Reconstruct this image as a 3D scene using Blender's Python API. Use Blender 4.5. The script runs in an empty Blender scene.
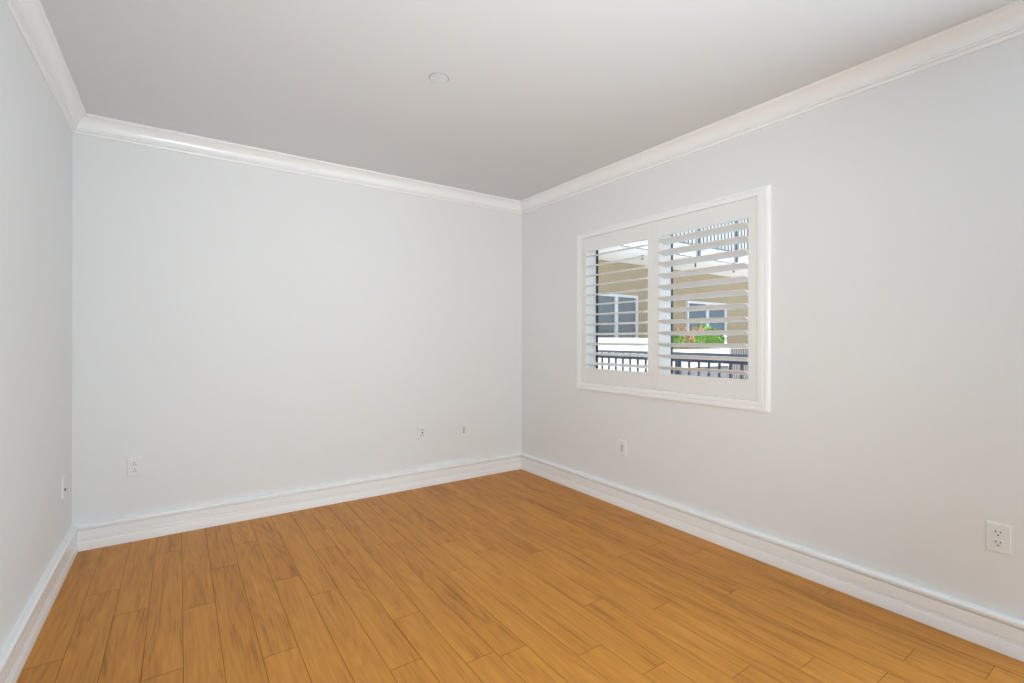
import bpy, bmesh, math, random
from mathutils import Vector, Matrix
rnd = random.Random(7)
S = bpy.context.scene
COL = S.collection

# ------------------------------------------------------------------ camera
F_PX, CX, CY, EYE = 482.13, 512.0, 338.56, 1.2
YAW, ROLL = 0.6040, 0.0019
cam_d = bpy.data.cameras.new('camera')
cam_d.sensor_fit = 'HORIZONTAL'
cam_d.sensor_width = 36.0
cam_d.lens = F_PX / 1024 * 36.0
cam_d.shift_y = -(341.5 - CY) / 1024
cam_d.clip_start = 0.02
cam = bpy.data.objects.new('camera', cam_d)
cam.location = (0, 0, EYE)
cam.rotation_euler = (Matrix.Rotation(-YAW, 3, 'Z') @ Matrix.Rotation(math.pi / 2, 3, 'X') @ Matrix.Rotation(ROLL, 3, 'Z')).to_euler()
COL.objects.link(cam)
S.camera = cam

# ------------------------------------------------------------------ view, world, lights
S.view_settings.view_transform = 'Standard'
S.view_settings.look = 'None'
S.view_settings.exposure = 0.0
S.view_settings.gamma = 1.0
S.view_settings.use_curve_mapping = False
S.cycles.max_bounces = 10
S.cycles.diffuse_bounces = 7
S.cycles.transparent_max_bounces = 12

W = bpy.data.worlds.new('sky'); S.world = W
W.use_nodes = True
nt = W.node_tree; nt.nodes.clear()
wo = nt.nodes.new('ShaderNodeOutputWorld'); bg = nt.nodes.new('ShaderNodeBackground')
tc = nt.nodes.new('ShaderNodeTexCoord'); no = nt.nodes.new('ShaderNodeTexNoise')
rp = nt.nodes.new('ShaderNodeValToRGB')
no.inputs['Scale'].default_value = 5.0; no.inputs['Detail'].default_value = 4.0
rp.color_ramp.elements[0].position = 0.40; rp.color_ramp.elements[0].color = (0.36, 0.58, 0.95, 1)
rp.color_ramp.elements[1].position = 0.52; rp.color_ramp.elements[1].color = (0.93, 0.97, 1.0, 1)
nt.links.new(tc.outputs['Generated'], no.inputs['Vector'])
nt.links.new(no.outputs['Fac'], rp.inputs['Fac'])
nt.links.new(rp.outputs['Color'], bg.inputs['Color'])
bg.inputs['Strength'].default_value = 1.2
nt.links.new(bg.outputs['Background'], wo.inputs['Surface'])

def light(name, kind, loc, rot, energy, color, **kw):
    d = bpy.data.lights.new(name, kind); d.energy = energy; d.color = color
    for k, v in kw.items(): setattr(d, k, v)
    o = bpy.data.objects.new(name, d); o.location = loc; o.rotation_euler = rot
    COL.objects.link(o); return o

sun = light('sun', 'SUN', (6, 0, 8), (0, 0, 0), 6.0, (1.0, 0.98, 0.95), angle=math.radians(1.5))
sun.rotation_euler = Vector((-0.30, 0.62, -0.95)).to_track_quat('-Z', 'Y').to_euler()
# added daylight for an unseen window assumed in the right wall
light('added_daylight', 'AREA', (2.80, -0.75, 1.12), (0, math.radians(90), 0), 80,
      (0.675, 0.885, 0.985), shape='RECTANGLE', size=2.0, size_y=1.6)
# soft flashgun bounced off the ceiling, plus an added fill towards the far corner
def soft_spot(name, p, q, e, col, deg):
    d = Vector(q) - Vector(p)
    return light(name, 'SPOT', p, d.to_track_quat('-Z', 'Y').to_euler(), e, col,
                 spot_size=math.radians(deg), spot_blend=1.0, shadow_soft_size=0.25)
soft_spot('flash_ceiling', (0.1, -0.5, 1.2), (1.2, 1.8, 2.44), 66, (0.98, 0.97, 1.0), 80)
soft_spot('fill_far', (0.0, -0.7, 1.4), (2.05, 3.6, 1.3), 184, (0.985, 1.0, 0.95), 90)  # added fill that brightens the far corner

# ------------------------------------------------------------------ room dimensions
XL, XR, YB, YF, H = -0.496, 2.6175, 3.635, -1.75, 2.453
WT = 0.154                                      # wall thickness at the window
OY0, OY1, OZ0, OZ1 = 1.411, 2.820, 0.858, 1.987     # window opening in the right wall
FY0, FY1, FZ0, FZ1 = -1.55, 0.05, 0.12, 2.12       # unseen opening added to the right wall for daylight, beside and behind the camera

# ------------------------------------------------------------------ materials
def mat(name, col, rough=0.5, spec=0.5, noise=None, metal=0.0):
    m = bpy.data.materials.new(name); m.use_nodes = True
    b = m.node_tree.nodes['Principled BSDF']
    b.inputs['Base Color'].default_value = (*col, 1)
    b.inputs['Roughness'].default_value = rough
    b.inputs['Specular IOR Level'].default_value = spec
    b.inputs['Metallic'].default_value = metal
    if noise:
        sc, amt, bump = noise
        t = m.node_tree.nodes.new('ShaderNodeTexCoord'); n = m.node_tree.nodes.new('ShaderNodeTexNoise')
        n.inputs['Scale'].default_value = sc; n.inputs['Detail'].default_value = 3
        m.node_tree.links.new(t.outputs['Object'], n.inputs['Vector'])
        mx = m.node_tree.nodes.new('ShaderNodeMix'); mx.data_type = 'RGBA'
        mx.inputs[6].default_value = (*[c * (1 - amt) for c in col], 1)
        mx.inputs[7].default_value = (*[min(1, c * (1 + amt)) for c in col], 1)
        m.node_tree.links.new(n.outputs['Fac'], mx.inputs[0])
        m.node_tree.links.new(mx.outputs[2], b.inputs['Base Color'])
        if bump:
            bp = m.node_tree.nodes.new('ShaderNodeBump'); bp.inputs['Strength'].default_value = bump
            bp.inputs['Distance'].default_value = 0.001
            m.node_tree.links.new(n.outputs['Fac'], bp.inputs['Height'])
            m.node_tree.links.new(bp.outputs['Normal'], b.inputs['Normal'])
    return m

M = {}
M['wall'] = mat('wall_paint', (0.79, 0.804, 0.817), 0.7, 0.25, (140, 0.004, 0.05))
M['ceiling'] = mat('ceiling_paint', (0.72, 0.745, 0.775), 0.85, 0.15, (160, 0.004, 0.05))
M['trim'] = mat('trim_gloss_paint', (0.90, 0.91, 0.925), 0.26, 0.65)
M['shutter'] = mat('shutter_paint', (0.82, 0.83, 0.83), 0.4, 0.4)
M['plate'] = mat('white_plastic', (0.80, 0.81, 0.82), 0.35, 0.45)
M['plate_grey'] = mat('mid_grey_plastic', (0.50, 0.50, 0.49), 0.45, 0.4)  # plain grey of the ports, jack inserts and centre dimple
M['shadow_grey'] = mat('gap_shade_grey', (0.34, 0.34, 0.33), 0.5, 0.3)  # stands for the shade in the gap round the ceiling disc
M['slot'] = mat('slot_black', (0.02, 0.02, 0.02), 0.6, 0.2)
M['brass'] = mat('connector_metal', (0.12, 0.11, 0.10), 0.4, 0.5, None, 0.6)
M['dark_frame'] = mat('dark_bronze_frame', (0.025, 0.025, 0.03), 0.45, 0.4)
M['rail'] = mat('charcoal_painted_metal', (0.085, 0.09, 0.115), 0.5, 0.3)
M['blue_rail'] = mat('slate_painted_metal', (0.17, 0.20, 0.25), 0.5, 0.3)
M['stucco'] = mat('beige_stucco', (0.47, 0.385, 0.265), 0.9, 0.1, (30, 0.05, 0.4))
M['white_ext'] = mat('white_stucco', (0.93, 0.93, 0.94), 0.9, 0.1, (30, 0.02, 0.3))
M['grey_ext'] = mat('grey_concrete', (0.30, 0.29, 0.29), 0.9, 0.1, (12, 0.08, 0.3))
M['pedestal'] = mat('dark_grey_concrete', (0.20, 0.20, 0.22), 0.9, 0.1, (12, 0.1, 0.3))
M['paving'] = mat('pale_paving', (0.80, 0.79, 0.78), 0.85, 0.1, (6, 0.06, 0.2))
M['vinyl'] = mat('white_vinyl', (0.80, 0.82, 0.84), 0.45, 0.4)
M['dark_glass'] = mat('window_glass_dark', (0.19, 0.225, 0.25), 0.10, 0.5)
M['leaf'] = mat('green_leaf', (0.24, 0.42, 0.09), 0.6, 0.2, (25, 0.4, 0))
M['petal'] = mat('pink_petal', (0.72, 0.25, 0.27), 0.6, 0.2)

def glass_material():
    m = bpy.data.materials.new('clear_glass'); m.use_nodes = True
    n = m.node_tree; n.nodes.clear()
    o = n.nodes.new('ShaderNodeOutputMaterial'); mx = n.nodes.new('ShaderNodeMixShader')
    t = n.nodes.new('ShaderNodeBsdfTransparent'); g = n.nodes.new('ShaderNodeBsdfGlossy')
    t.inputs['Color'].default_value = (0.94, 0.96, 0.96, 1); g.inputs['Roughness'].default_value = 0.02
    fr = n.nodes.new('ShaderNodeFresnel'); fr.inputs['IOR'].default_value = 1.2
    n.links.new(fr.outputs[0], mx.inputs[0]); n.links.new(t.outputs[0], mx.inputs[1]); n.links.new(g.outputs[0], mx.inputs[2])
    n.links.new(mx.outputs[0], o.inputs['Surface'])
    return m
M['glass'] = glass_material()

def wood_material():
    m = bpy.data.materials.new('laminate_planks'); m.use_nodes = True
    n = m.node_tree; b = n.nodes['Principled BSDF']; L = n.links.new
    tc = n.nodes.new('ShaderNodeTexCoord'); at = n.nodes.new('ShaderNodeAttribute'); at.attribute_name = 'plank'
    sp = n.nodes.new('ShaderNodeSeparateColor'); L(at.outputs['Color'], sp.inputs[0])
    off = n.nodes.new('ShaderNodeVectorMath'); off.operation = 'MULTIPLY_ADD'
    off.inputs[1].default_value = (37, 53, 19); L(at.outputs['Vector'], off.inputs[0]); L(tc.outputs['Object'], off.inputs[2])
    def stretched(sx, sy):
        v = n.nodes.new('ShaderNodeVectorMath'); v.operation = 'MULTIPLY'
        v.inputs[1].default_value = (sx, sy, 1); L(off.outputs[0], v.inputs[0]); return v.outputs[0]
    def noise(vec, sc, det, rough=0.5, dist=0.0):
        t = n.nodes.new('ShaderNodeTexNoise'); t.inputs['Scale'].default_value = sc
        t.inputs['Detail'].default_value = det; t.inputs['Roughness'].default_value = rough
        t.inputs['Distortion'].default_value = dist; L(vec, t.inputs['Vector']); return t.outputs['Fac']
    broad = noise(stretched(1, 0.10), 16, 4, 0.6, 0.6)
    fine = noise(stretched(1, 0.03), 130, 3, 0.6)
    fleck = noise(stretched(1, 0.07), 70, 2, 0.5, 0.4)
    # cathedral figure: contour lines of a long smooth field
    fld = noise(stretched(1, 0.10), 6.5, 2, 0.4, 0.2)
    mul = n.nodes.new('ShaderNodeMath'); mul.operation = 'MULTIPLY'; mul.inputs[1].default_value = 105.0; L(fld, mul.inputs[0])
    sn = n.nodes.new('ShaderNodeMath'); sn.operation = 'SINE'; L(mul.outputs[0], sn.inputs[0])
    def mth(op, a, bv):
        q = n.nodes.new('ShaderNodeMath'); q.operation = op
        if isinstance(a, float): q.inputs[0].default_value = a
        else: L(a, q.inputs[0])
        if isinstance(bv, float): q.inputs[1].default_value = bv
        else: L(bv, q.inputs[1])
        return q.outputs[0]
    g = mth('MULTIPLY', mth('SUBTRACT', broad, 0.5), 1.15)
    g = mth('ADD', g, mth('MULTIPLY', mth('SUBTRACT', fine, 0.5), 0.75))
    g = mth('ADD', g, mth('MULTIPLY', mth('SUBTRACT', fleck, 0.5), 0.40))
    g = mth('ADD', g, mth('MULTIPLY', sn.outputs[0], 0.075))
    g = mth('ADD', g, mth('MULTIPLY', mth('SUBTRACT', sp.outputs[0], 0.5), 0.16))
    g = mth('ADD', g, 0.5)
    r = n.nodes.new('ShaderNodeValToRGB'); L(g, r.inputs['Fac'])
    cr = r.color_ramp
    cr.elements[0].position = 0.10; cr.elements[0].color = (0.305, 0.110, 0.018, 1)
    cr.elements[1].position = 0.92; cr.elements[1].color = (0.630, 0.280, 0.045, 1)
    e = cr.elements.new(0.42); e.color = (0.500, 0.202, 0.029, 1)
    e = cr.elements.new(0.60); e.color = (0.550, 0.229, 0.035, 1)
    L(r.outputs['Color'], b.inputs['Base Color'])
    b.inputs['Roughness'].default_value = 0.42
    b.inputs['Specular IOR Level'].default_value = 0.28
    return m
M['wood'] = wood_material()
M['seam'] = mat('plank_seam_brown', (0.21, 0.085, 0.022), 0.7, 0.1)

# ------------------------------------------------------------------ mesh helpers
def box(bm, x0, x1, y0, y1, z0, z1, bev=0.0):
    v = [bm.verts.new((x, y, z)) for x in (x0, x1) for y in (y0, y1) for z in (z0, z1)]
    fs = [bm.faces.new([v[i] for i in q]) for q in ((0, 1, 3, 2), (4, 6, 7, 5), (0, 4, 5, 1), (2, 3, 7, 6), (0, 2, 6, 4), (1, 5, 7, 3))]
    if bev:
        es = list({e for f in fs for e in f.edges})
        bmesh.ops.bevel(bm, geom=es, offset=bev, segments=2, affect='EDGES', profile=0.5)

def prism(bm, prof, p0, p1):
    """closed prism: prof = [(a,b)] mapped by p0(a,b) and p1(a,b) to the two ends"""
    A = [bm.verts.new(p0(a, b)) for a, b in prof]; B = [bm.verts.new(p1(a, b)) for a, b in prof]
    n = len(prof)
    for i in range(n):
        j = (i + 1) % n; bm.faces.new((A[i], A[j], B[j], B[i]))
    bm.faces.new(A[::-1]); bm.faces.new(B)

def cyl(bm, c, r, depth, axis, seg=24, r2=None):
    q = {'x': Matrix.Rotation(math.pi / 2, 4, 'Y'), 'y': Matrix.Rotation(-math.pi / 2, 4, 'X'), 'z': Matrix.Identity(4)}[axis]
    bmesh.ops.create_cone(bm, cap_ends=True, segments=seg, radius1=r, radius2=r if r2 is None else r2, depth=depth,
                          matrix=Matrix.Translation(c) @ q)

def obj(name, bm, m, parent=None, smooth=False, loc=None):
    bmesh.ops.recalc_face_normals(bm, faces=bm.faces)
    me = bpy.data.meshes.new(name); bm.to_mesh(me); bm.free()
    for mm in (m if isinstance(m, (list, tuple)) else [m]): me.materials.append(mm)
    if smooth:
        for p in me.polygons: p.use_smooth = True
        try: me.set_sharp_from_angle(angle=math.radians(40))
        except Exception: pass
    o = bpy.data.objects.new(name, me); COL.objects.link(o)
    if parent: o.parent = parent
    if loc: o.location = loc
    return o

def thing(name, label, cat, loc=(0, 0, 0), rot=(0, 0, 0), group=None):
    o = bpy.data.objects.new(name, None); COL.objects.link(o)
    o.location = loc; o.rotation_euler = rot; o.empty_display_size = 0.1
    o['label'] = label; o['category'] = cat
    if group: o['group'] = group
    return o

def tag(o, label, cat, group=None):
    o['label'] = label; o['category'] = cat
    if group: o['group'] = group
    return o

def struct(name, bm, m, label, cat='room', smooth=False):
    o = obj(name, bm, m, None, smooth); o['kind'] = 'structure'; o['label'] = label; o['category'] = cat
    return o

def boxobj(name, m, parent, x0, x1, y0, y1, z0, z1, bev=0.0):
    bm = bmesh.new(); box(bm, x0, x1, y0, y1, z0, z1, bev); return obj(name, bm, m, parent)

def repeat(o, loc, parent):
    c = o.copy(); c.parent = parent; c.location = loc; COL.objects.link(c); return c

# ------------------------------------------------------------------ room shell
bm = bmesh.new(); box(bm, XL - 0.12, XL, YF - 0.12, YB + 0.12, -0.05, H + 0.05)
struct('wall_left', bm, M['wall'], 'plain white wall at the left of the room', 'wall')
bm = bmesh.new(); box(bm, XL, XR, YB, YB + 0.12, -0.05, H + 0.05)
struct('wall_back', bm, M['wall'], 'plain white far wall facing the camera', 'wall')
bm = bmesh.new()
for q in ((YF - 0.12, FY0, -0.05, H + 0.05), (FY0, FY1, -0.05, FZ0), (FY0, FY1, FZ1, H + 0.05), (FY1, OY0, -0.05, H + 0.05),
          (OY1, YB + 0.12, -0.05, H + 0.05), (OY0, OY1, -0.05, OZ0), (OY0, OY1, OZ1, H + 0.05)):
    box(bm, XR, XR + WT, *q)
struct('wall_right', bm, M['wall'], 'white wall at the right with the shuttered window', 'wall')
bm = bmesh.new(); box(bm, XL, XR, YF - 0.12, YF, -0.05, H + 0.05)
struct('wall_front', bm, M['wall'], 'plain white wall behind the camera', 'wall')
bm = bmesh.new(); box(bm, XL - 0.12, XR + WT, YF - 0.12, YB + 0.12, H, H + 0.25)
struct('ceiling', bm, M['ceiling'], 'flat white painted ceiling', 'ceiling')

# unseen tall window, added beside the camera to bring in daylight
bm = bmesh.new(); t = 0.05
wx0, wx1 = XR + 0.06, XR + 0.12
box(bm, wx0, wx1, FY0, FY1, FZ0, FZ0 + t); box(bm, wx0, wx1, FY0, FY1, FZ1 - t, FZ1)
box(bm, wx0, wx1, FY0, FY0 + t, FZ0 + t, FZ1 - t); box(bm, wx0, wx1, FY1 - t, FY1, FZ0 + t, FZ1 - t)
box(bm, wx0, wx1, -0.78, -0.72, FZ0 + t, FZ1 - t)
struct('added_window', bm, M['vinyl'], 'unseen white window frame added beside the camera for daylight', 'window')

# floor: every laminate plank with its grooved edge, one mesh
PW, PLEN, PX0 = 0.1228, 1.19, 0.0135
JOINT = {-5: 1.70, -4: 2.435, -3: 2.959, -2: 2.682, -1: 2.122, 0: 2.573, 1: 2.935, 2: 2.017, 3: 2.62, 4: 2.376, 5: 1.682, 6: 1.973,
         7: 2.75, 8: 1.52, 9: 2.22, 10: 1.358, 11: 1.151, 12: 1.595, 13: 0.960, 14: 1.403, 15: 0.848, 16: 0.660, 17: 1.287,
         18: 1.84, 19: 0.45, 20: 1.026, 21: 0.75}
bm = bmesh.new(); lay = bm.faces.layers.float_color.new('plank')
G, D = 0.0009, 0.0010
for k in range(-5, 22):
    xa, xb = max(PX0 + k * PW, XL), min(PX0 + (k + 1) * PW, XR)
    if xb - xa < 0.004: continue
    y = JOINT[k] - PLEN * 5
    while y < YB:
        ya, yb = max(y, YF), min(y + PLEN, YB); y += PLEN
        if yb - ya < 0.01: continue
        c = (rnd.random(), rnd.random(), rnd.random(), 1)
        o4 = [bm.verts.new(p) for p in ((xa, ya, -D), (xb, ya, -D), (xb, yb, -D), (xa, yb, -D))]
        i4 = [bm.verts.new(p) for p in ((xa + G, ya + G, 0), (xb - G, ya + G, 0), (xb - G, yb - G, 0), (xa + G, yb - G, 0))]
        f = bm.faces.new(i4); f[lay] = c
        for i in range(4):
            j = (i + 1) % 4
            g = bm.faces.new((o4[i], o4[j], i4[j], i4[i])); g[lay] = c; g.material_index = 1
box(bm, XL, XR, YF, YB, -0.06, -0.004)
struct('floor', bm, [M['wood'], M['seam']], 'honey oak laminate plank floor', 'floor')

# mouldings swept along the walls with mitred corners: profile = (out from wall, height)
def moulding(name, side, prof, m, label):
    bm = bmesh.new()
    P = {'left': (lambda u, z: (XL + u, YF + u, z), lambda u, z: (XL + u, YB - u, z)),
         'right': (lambda u, z: (XR - u, YF + u, z), lambda u, z: (XR - u, YB - u, z)),
         'back': (lambda u, z: (XL + u, YB - u, z), lambda u, z: (XR - u, YB - u, z)),
         'front': (lambda u, z: (XL + u, YF + u, z), lambda u, z: (XR - u, YF + u, z))}[side]
    prism(bm, prof, *P)
    return struct(name, bm, m, label, 'trim', smooth=True)

base_prof = [(0, 0), (0.030, 0), (0.030, 0.046), (0.0295, 0.0475), (0.0278, 0.0485), (0.0278, 0.0605), (0.0215, 0.0615), (0.0205, 0.0645),
             (0.0262, 0.0655), (0.0262, 0.1125), (0.0150, 0.1145), (0.0140, 0.1185), (0.0270, 0.1200), (0.0278, 0.1215), (0.0278, 0.1320),
             (0.0270, 0.1360), (0.0250, 0.1390), (0.0200, 0.1408), (0, 0.1414)]
crown_prof = [(0, H), (0.069, H), (0.069, H - 0.008), (0.0655, H - 0.0095), (0.0640, H - 0.012)]
for i in range(1, 13):                              # the concave cove
    a = i / 12
    crown_prof.append((0.0640 - 0.0420 * math.sin(a * math.pi / 2) ** 1.05, H - 0.012 - 0.060 * (1 - math.cos(a * math.pi / 2)) ** 0.9))
crown_prof += [(0.0215, H - 0.0745), (0.0165, H - 0.0760), (0.0165, H - 0.0800), (0.0185, H - 0.0820), (0.0185, H - 0.0850), (0.0120, H - 0.0870),
               (0.0090, H - 0.0880), (0.0090, H - 0.0905), (0.0115, H - 0.0925), (0.0115, H - 0.0985), (0.0080, H - 0.1030), (0, H - 0.1030)]
for i, sd in enumerate(('left', 'back', 'right', 'front')):
    moulding('baseboard_' + sd, sd, base_prof, M['trim'], 'white stepped baseboard along the %s wall' % sd)
    moulding('trim_%d' % (i + 1), sd, crown_prof, M['trim'], 'white crown moulding along the %s wall' % sd)

# ------------------------------------------------------------------ the shuttered window in the right wall
bm = bmesh.new()
fx0, fx1, fw = XR + WT - 0.002, XR + WT + 0.014, 0.010
YM = 0.5 * (OY0 + OY1)
box(bm, fx0, fx1, OY1 - fw, OY1 + 0.02, OZ0 - 0.02, OZ1 + 0.02)
box(bm, fx0, fx1, OY0 - 0.02, OY0 + fw, OZ0 - 0.02, OZ1 + 0.02)
box(bm, fx0, fx1, OY0 + fw, OY1 - fw, OZ0 - 0.02, OZ0 + fw)
box(bm, fx0, fx1, OY0 + fw, OY1 - fw, OZ1 - fw, OZ1 + 0.02)
box(bm, fx0, fx1, YM - 0.020, YM + 0.0025, OZ0 + fw, OZ1 - fw)
win = struct('window_1', bm, M['dark_frame'], 'dark framed window behind the white shutters', 'window')
for y0, y1 in ((OY0 + fw, YM - 0.020), (YM + 0.0025, OY1 - fw)):
    boxobj('window_pane', M['glass'], win, XR + WT + 0.005, XR + WT + 0.009, y0, y1, OZ0 + fw, OZ1 - fw)
boxobj('center_post', M['trim'], win, XR + 0.026, XR + WT - 0.003, YM - 0.018, YM + 0.018, OZ0, OZ1)
# mitred casing: profile (inward from the outer edge, out from the wall)
cas = [(0, 0), (0, 0.012), (0.003, 0.0145), (0.021, 0.0150), (0.0235, 0.0105), (0.027, 0.0105), (0.0295, 0.0140), (0.034, 0.0145),
       (0.054, 0.0125), (0.058, 0.0125), (0.060, 0.011), (0.060, 0)]
CY0, CY1, CZ0, CZ1 = 1.3445, 2.871, 0.804, 2.030
def casing():
    bm = bmesh.new()
    iy0, iy1, iz0, iz1 = OY0 + 0.002, OY1 - 0.002, OZ0 + 0.002, OZ1 - 0.002
    def corner(sy, sz):
        oy, iy = (CY0, iy0) if sy < 0 else (CY1, iy1)
        oz, iz = (CZ0, iz0) if sz < 0 else (CZ1, iz1)
        return lambda a, u: (XR - u, oy + (iy - oy) * a / 0.060, oz + (iz - oz) * a / 0.060)
    for a, b in (((-1, -1), (1, -1)), ((1, -1), (1, 1)), ((1, 1), (-1, 1)), ((-1, 1), (-1, -1))):
        prism(bm, cas, corner(*a), corner(*b))
    return bm
obj('window_casing', casing(), M['trim'], win, True)

STW, RLT, RLB, PT = 0.050, 0.106, 0.110, 0.028
PXF = XR - 0.008                                     # room face of the shutter panels
def shutter(label, y0, y1, tilt):
    root = thing('plantation_shutter', label, 'shutter', (PXF + PT / 2, 0.5 * (y0 + y1), OZ0 + 0.004))
    hw, hh = 0.5 * (y1 - y0), OZ1 - OZ0 - 0.008
    for sy in (-1, 1):
        a, b = sorted((sy * hw, sy * (hw - STW)))
        boxobj('stile', M['shutter'], root, -PT / 2, PT / 2, a, b, 0, hh, 0.0015)
    for z0, z1 in ((0, RLB), (hh - RLT, hh)):
        boxobj('rail', M['shutter'], root, -PT / 2 + 0.0015, PT / 2 - 0.0015, -hw + STW, hw - STW, z0, z1)
    n, first = 12, None
    ln = hw - STW - 0.002
    pitch = (hh - RLT - RLB) / n
    for i in range(n):
        z = RLB + pitch * (i + 0.5)
        if first is None:
            bm = bmesh.new()
            prof = []
            for k in range(24):
                a = 2 * math.pi * k / 24
                prof.append((0.0445 * math.cos(a), 0.0062 * math.copysign(abs(math.sin(a)) ** 0.8, math.sin(a))))
            prism(bm, prof, lambda a, b: (a, -ln, b), lambda a, b: (a, ln, b))
            first = obj('louver', bm, M['shutter'], root, True, (0, 0, z)); o = first
        else:
            o = repeat(first, (0, 0, z), root)
        o.rotation_euler = (0, tilt, 0)
    return root
shutter('white louvered shutter panel on the window half nearer the room corner', YM + 0.0006, OY1 - 0.0045, math.radians(-8))
shutter('white louvered shutter panel on the right half of the window', OY0 + 0.0045, YM - 0.0006, math.radians(15))

# ------------------------------------------------------------------ wall plates (built facing +X of their own frame, x = out of wall)
def rounded_rect(bm, x0, x1, w, h, r, cy=0, cz=0, seg=5, inset=0.0):
    pts = []
    for sx, sy, a0 in ((1, 1, 0), (-1, 1, 90), (-1, -1, 180), (1, -1, 270)):
        for k in range(seg + 1):
            a = math.radians(a0 + 90 * k / seg)
            pts.append((sx * (w / 2 - r) + r * math.cos(a), sy * (h / 2 - r) + r * math.sin(a)))
    k = 1 - inset
    A = [bm.verts.new((x0, cy + p[0], cz + p[1])) for p in pts]
    B = [bm.verts.new((x1, cy + p[0] * k, cz + p[1] * k)) for p in pts]
    n = len(pts)
    for i in range(n):
        j = (i + 1) % n; bm.faces.new((A[i], A[j], B[j], B[i]))
    bm.faces.new(A[::-1]); bm.faces.new(B)

def plate(label, loc, rz, kind, group=None, cat='outlet', name='wall_outlet', flip=False):
    root = thing(name, label, cat, loc, (math.pi if flip else 0, 0, rz), group)   # flip: mounted with the ground holes up
    bm = bmesh.new(); rounded_rect(bm, 0, 0.0055, 0.070, 0.114, 0.003, inset=0.06)
    obj('cover_plate', bm, M['plate'], root)
    if kind == 'duplex':
        for cz in (0.0195, -0.0195):
            bm = bmesh.new(); rounded_rect(bm, 0.005, 0.0078, 0.034, 0.029, 0.012, 0, cz, inset=0.04)
            face = obj('receptacle', bm, M['plate'], root)
            for cy, hgt in ((-0.0065, 0.009), (0.0065, 0.0075)):
                bm = bmesh.new(); box(bm, 0.0070, 0.0081, cy - 0.0014, cy + 0.0014, cz + 0.0055 - hgt / 2, cz + 0.0055 + hgt / 2)
                obj('slot', bm, M['slot'], face)
            bm = bmesh.new(); cyl(bm, (0.0076, 0, cz - 0.0075), 0.0028, 0.0011, 'x', 12)
            obj('ground_hole', bm, M['slot'], face)
        bm = bmesh.new(); cyl(bm, (0.0058, 0, 0), 0.003, 0.0016, 'x', 14); obj('screw', bm, M['plate'], root)
    elif kind == 'socket':
        bm = bmesh.new(); rounded_rect(bm, 0.005, 0.0070, 0.034, 0.067, 0.002, inset=0.03); obj('insert', bm, M['plate'], root)
        bm = bmesh.new(); rounded_rect(bm, 0.0065, 0.0078, 0.011, 0.013, 0.001, 0.004, -0.002); obj('socket', bm, M['slot'], root)
        for cy in (-0.009, 0.009):
            bm = bmesh.new(); rounded_rect(bm, 0.0065, 0.0076, 0.012, 0.012, 0.001, cy, 0.021); obj('port', bm, M['plate_grey'], root)
            bm = bmesh.new(); rounded_rect(bm, 0.0065, 0.0076, 0.012, 0.010, 0.001, cy, -0.024); obj('port', bm, M['plate_grey'], root)
    elif kind == 'jack':
        bm = bmesh.new(); rounded_rect(bm, 0.005, 0.0075, 0.018, 0.052, 0.002, inset=0.05); obj('insert', bm, M['plate_grey'], root)
        bm = bmesh.new(); cyl(bm, (0.0085, 0, -0.014), 0.005, 0.004, 'x', 14); obj('jack', bm, M['plate_grey'], root)
    elif kind == 'coax':
        bm = bmesh.new(); cyl(bm, (0.0065, 0, -0.014), 0.0075, 0.003, 'x', 6); cyl(bm, (0.0085, 0, -0.014), 0.0048, 0.006, 'x', 16)
        obj('connector', bm, M['brass'], root)
        for cz in (0.042, -0.042):
            bm = bmesh.new(); cyl(bm, (0.0058, 0, cz), 0.003, 0.0016, 'x', 14); obj('screw', bm, M['plate'], root)
    return root
R_BACK, R_RIGHT, R_LEFT = -math.pi / 2, math.pi, 0.0
plate('white double power outlet on the back wall near the left corner', (-0.218, YB, 0.432), R_BACK, 'duplex', flip=True)
plate('white wall plate with one dark socket, low on the back wall', (1.618, YB, 0.437), R_BACK, 'socket', cat='wall plate', name='socket_plate')
plate('pale wall plate low on the back wall, right of the dark-socket plate', (2.005, YB, 0.416), R_BACK, 'jack', cat='wall plate', name='jack_plate')
plate('pale wall plate low on the right wall below the window', (XR, 2.395, 0.417), R_RIGHT, 'jack', cat='wall plate', name='jack_plate')
plate('white double power outlet on the right wall near the camera', (XR, 0.467, 0.430), R_RIGHT, 'duplex')
plate('white plate with a protruding dark cable connector on the left wall', (XL, 3.389, 0.423), R_LEFT, 'coax', cat='wall plate', name='cable_plate')

# round cover plate on the ceiling
root = thing('ceiling_cover', 'small round white cover plate on the ceiling', 'cover plate', (1.026, 2.110, H))
bm = bmesh.new(); cyl(bm, (0, 0, -0.0008), 0.0475, 0.0016, 'z', 48); obj('gap_shade_ring', bm, M['shadow_grey'], root)  # dark ring draws the gap's shade round the disc
bm = bmesh.new(); cyl(bm, (0, 0, -0.0022), 0.0432, 0.0028, 'z', 48)
obj('disc', bm, M['ceiling'], root, True)
bm = bmesh.new(); cyl(bm, (0, 0, -0.0038), 0.0018, 0.001, 'z', 12); obj('center_dimple', bm, M['plate_grey'], root)

# ------------------------------------------------------------------ outside the window
XO = XR + WT
bm = bmesh.new(); box(bm, XO, 4.25, -2.5, 9, -0.15, -0.03); s = struct('walkway', bm, M['paving'], 'pale walkway slab outside the window', 'walkway')
bm = bmesh.new(); box(bm, XO, 4.20, -2.5, 9, 2.62, 2.80); struct('sun_block_slab', bm, M['white_ext'], 'unseen white slab added over the walkway to block the sun', 'roof')  # out of view, added to keep direct sun off the window
bm = bmesh.new(); box(bm, 4.25, 16, -8, 14, -0.30, -0.12); struct('courtyard_ground', bm, M['paving'], 'pale paved courtyard ground outside', 'ground')

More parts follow.
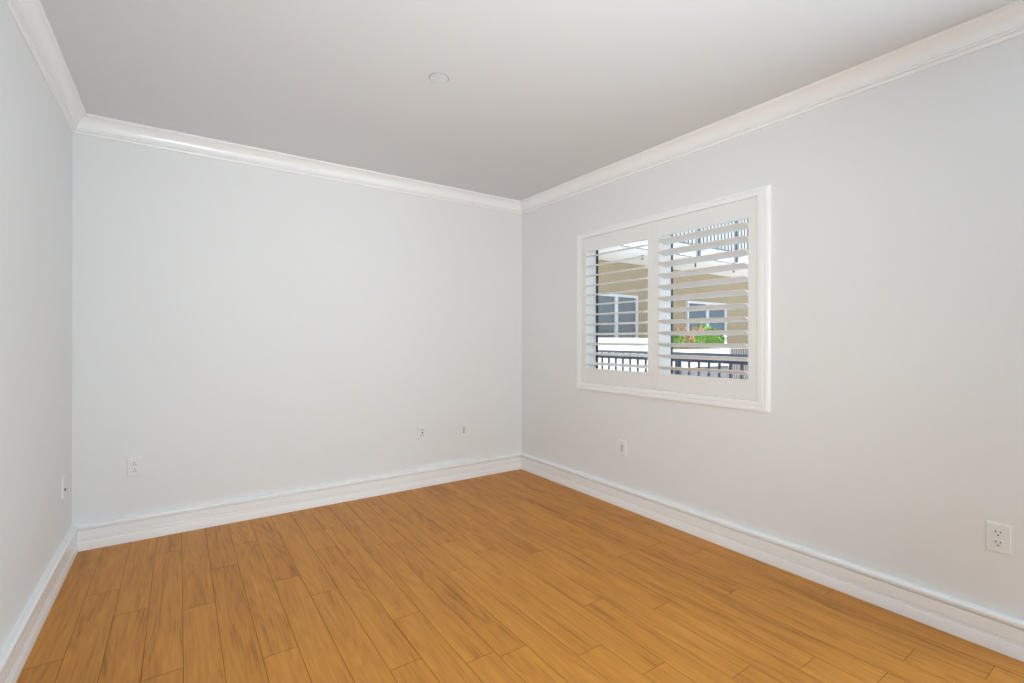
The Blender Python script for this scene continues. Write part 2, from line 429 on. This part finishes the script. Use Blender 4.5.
# near railing parallel to the window wall
rr = thing('walkway_railing', 'dark metal picket railing close outside the window', 'railing', (4.0, 0, -0.03))
boxobj('top_rail', M['blue_rail'], rr, -0.025, 0.025, 0.6, 8.2, 1.075, 1.10)
boxobj('lower_rail', M['rail'], rr, -0.02, 0.02, 0.6, 8.2, 1.01, 1.045)
boxobj('foot_rail', M['rail'], rr, -0.02, 0.02, 0.6, 8.2, 0.09, 0.12)
pk = None
for i in range(64):
    y = 2.509 + (i - 17) * 0.1043
    if pk is None:
        bm = bmesh.new(); box(bm, -0.0085, 0.0085, -0.0085, 0.0085, 0.12, 1.075); pk = obj('picket', bm, M['rail'], rr, loc=(0, y, 0))
    else: repeat(pk, (0, y, 0), rr)
post = None
for y in (0.62, 2.944, 5.27, 7.6):
    if post is None:
        bm = bmesh.new(); box(bm, -0.022, 0.022, -0.022, 0.022, 0, 1.075); post = obj('post', bm, M['rail'], rr, loc=(0, y, 0))
    else: repeat(post, (0, y, 0), rr)

# facing wing of the building, its long wall at y = WY, deck slab overhead
WY, SY = 5.71, 4.684
wing = thing('apartment_wing', 'beige stucco apartment wing across the courtyard', 'building', (8.2, WY, -0.12))
def wp(name, m, x0, x1, y0, y1, z0, z1, parent=None, bev=0.0):
    o = boxobj(name, m, wing, x0 - 8.2, x1 - 8.2, y0 - WY, y1 - WY, z0 + 0.12, z1 + 0.12, bev)
    if parent: o.parent = parent
    return o
wp('wall', M['stucco'], 4.3, 14, WY, WY + 0.2, -0.12, 2.5)
wp('deck_slab', M['white_ext'], 4.3, 14, SY, WY + 0.2, 2.5, 2.68)
wp('drip_edge', M['blue_rail'], 4.3, 14, SY - 0.012, SY, 2.495, 2.510)
def wing_window(x0, xm, x1, z0, z1):
    f = None
    bm = bmesh.new(); t = 0.045
    for a in ((x0, x1, z0, z0 + t), (x0, x1, z1 - t, z1), (x0, x0 + t, z0 + t, z1 - t), (x1 - t, x1, z0 + t, z1 - t), (xm - 0.035, xm + 0.035, z0 + t, z1 - t)):
        box(bm, a[0] - 8.2, a[1] - 8.2, -0.05, 0.0, a[2] + 0.12, a[3] + 0.12)
    f = obj('window', bm, M['vinyl'], wing)
    for a, b in ((x0 + t, xm - 0.035), (xm + 0.035, x1 - t)):
        p = boxobj('pane', M['dark_glass'], wing, a - 8.2, b - 8.2, -0.02, -0.005, z0 + t + 0.12, z1 - t + 0.12); p.parent = f
wing_window(5.05, 6.04, 6.57, 1.18, 1.95)
wing_window(7.97, 8.62, 9.27, 1.05, 1.93)
for x in (4.76, 5.92, 7.283, 8.452, 9.62):
    bm = bmesh.new(); cyl(bm, (x - 8.2, 5.02 - WY, 2.465 + 0.12), 0.014, 0.07, 'z', 12); obj('drain_spout', bm, M['blue_rail'], wing)

dr = thing('deck_railing', 'slate picket railing on the roof deck seen above', 'railing', (8.2, SY - 0.012, 2.682))
boxobj('top_rail', M['blue_rail'], dr, -3.9, 5.8, -0.05, -0.005, 1.0, 1.05)
boxobj('foot_rail', M['blue_rail'], dr, -3.9, 5.8, -0.045, -0.015, 0.0, 0.022)
pk = post = None
for i in range(96):
    x = -3.85 + i * 0.1
    if pk is None:
        bm = bmesh.new(); box(bm, -0.0075, 0.0075, -0.038, -0.022, 0.022, 1.0); pk = obj('picket', bm, M['blue_rail'], dr, loc=(x, 0, 0))
    else: repeat(pk, (x, 0, 0), dr)
for x in (-3.509, -2.436, -1.363, -0.29, 0.783, 1.856, 2.929, 4.002, 5.075):
    if post is None:
        bm = bmesh.new(); box(bm, -0.017, 0.017, -0.050, -0.008, -0.165, 1.0); post = obj('post', bm, M['blue_rail'], dr, loc=(x, 0, 0))
    else: repeat(post, (x, 0, 0), dr)

# white parapet, planter and flowering shrub, fine railing at the right
bm = bmesh.new(); box(bm, -0.98, 0.98, -0.07, 0.07, 0, 1.33, 0.004)
tag(obj('parapet_wall', bm, M['white_ext'], loc=(5.28, 4.98, -0.12)), 'low white parapet wall in front of the left courtyard window', 'parapet')
pl = thing('planter_box', 'long white planter box below the green shrub', 'planter', (6.71, 4.594, -0.12))
boxobj('box', M['white_ext'], pl, -0.66, 0.66, -0.16, 0.16, 0.89, 1.16, 0.006)
boxobj('pedestal', M['pedestal'], pl, -0.64, 0.64, -0.13, 0.13, 0, 0.89)
sh = thing('flowering_shrub', 'bright green shrub with pink flowers in the white planter', 'plant', (6.71, 4.594, 1.045))
bm = bmesh.new(); bp = bmesh.new(); bs = bmesh.new()
def quad(b, c, r, n):
    t = n.orthogonal().normalized(); q = n.cross(t)
    a = rnd.random() * 6.28; u = t * math.cos(a) + q * math.sin(a); w = n.cross(u)
    vs = [b.verts.new(c + d) for d in (u * r, w * r * 0.5 + n * r * 0.15, -u * r, -w * r * 0.5 + n * r * 0.15)]
    b.faces.new(vs)
for i in range(2600):
    x = rnd.uniform(-0.62, 0.62)
    top = 0.20 + 0.07 * math.sin(x * 9 + 1) + 0.05 * math.sin(x * 23) + (0.10 if x > 0.1 and x < 0.45 else 0)
    z = 0.03 + top * rnd.random() ** 0.6; y = rnd.uniform(-0.14, 0.14)
    n = Vector((rnd.gauss(0, 1), rnd.gauss(-0.3, 1), rnd.gauss(0.4, 1))).normalized()
    quad(bm, Vector((x, y, z)), rnd.uniform(0.018, 0.034), n)
for i in range(320):
    cxx, czz = rnd.choice(((-0.46, 0.31), (-0.36, 0.10), (-0.52, 0.24), (-0.10, 0.30), (-0.40, 0.20), (-0.33, 0.14)))
    p = Vector((cxx + rnd.gauss(0, 0.045), rnd.uniform(-0.17, 0.02), czz + rnd.gauss(0, 0.04)))
    quad(bp, p, rnd.uniform(0.014, 0.026), Vector((rnd.gauss(0, 1), rnd.gauss(-1, 1), rnd.gauss(0.4, 1))).normalized())
for i in range(9):
    cyl(bs, (-0.56 + i * 0.14, rnd.uniform(-0.06, 0.06), 0.10), 0.006, 0.2, 'z', 8)
obj('foliage', bm, M['leaf'], sh); obj('flowers', bp, M['petal'], sh); obj('stems', bs, M['leaf'], sh)

br = thing('courtyard_railing', 'grey fine picket railing right of the planter', 'railing', (9.8, 4.684, -0.12))
boxobj('top_rail', M['grey_ext'], br, -2.19, 2.6, -0.02, 0.02, 1.14, 1.18)
boxobj('foot_rail', M['grey_ext'], br, -2.19, 2.6, -0.02, 0.02, 0.05, 0.09)
boxobj('corner_post', M['vinyl'], br, -2.28, -2.19, -0.045, 0.045, 0, 1.40)
pk = None
for i in range(66):
    if pk is None:
        bm = bmesh.new(); box(bm, -0.012, 0.012, -0.012, 0.012, 0.09, 1.14); pk = obj('picket', bm, M['grey_ext'], br, loc=(-2.15, 0, 0))
    else: repeat(pk, (-2.15 + i * 0.07, 0, 0), br)
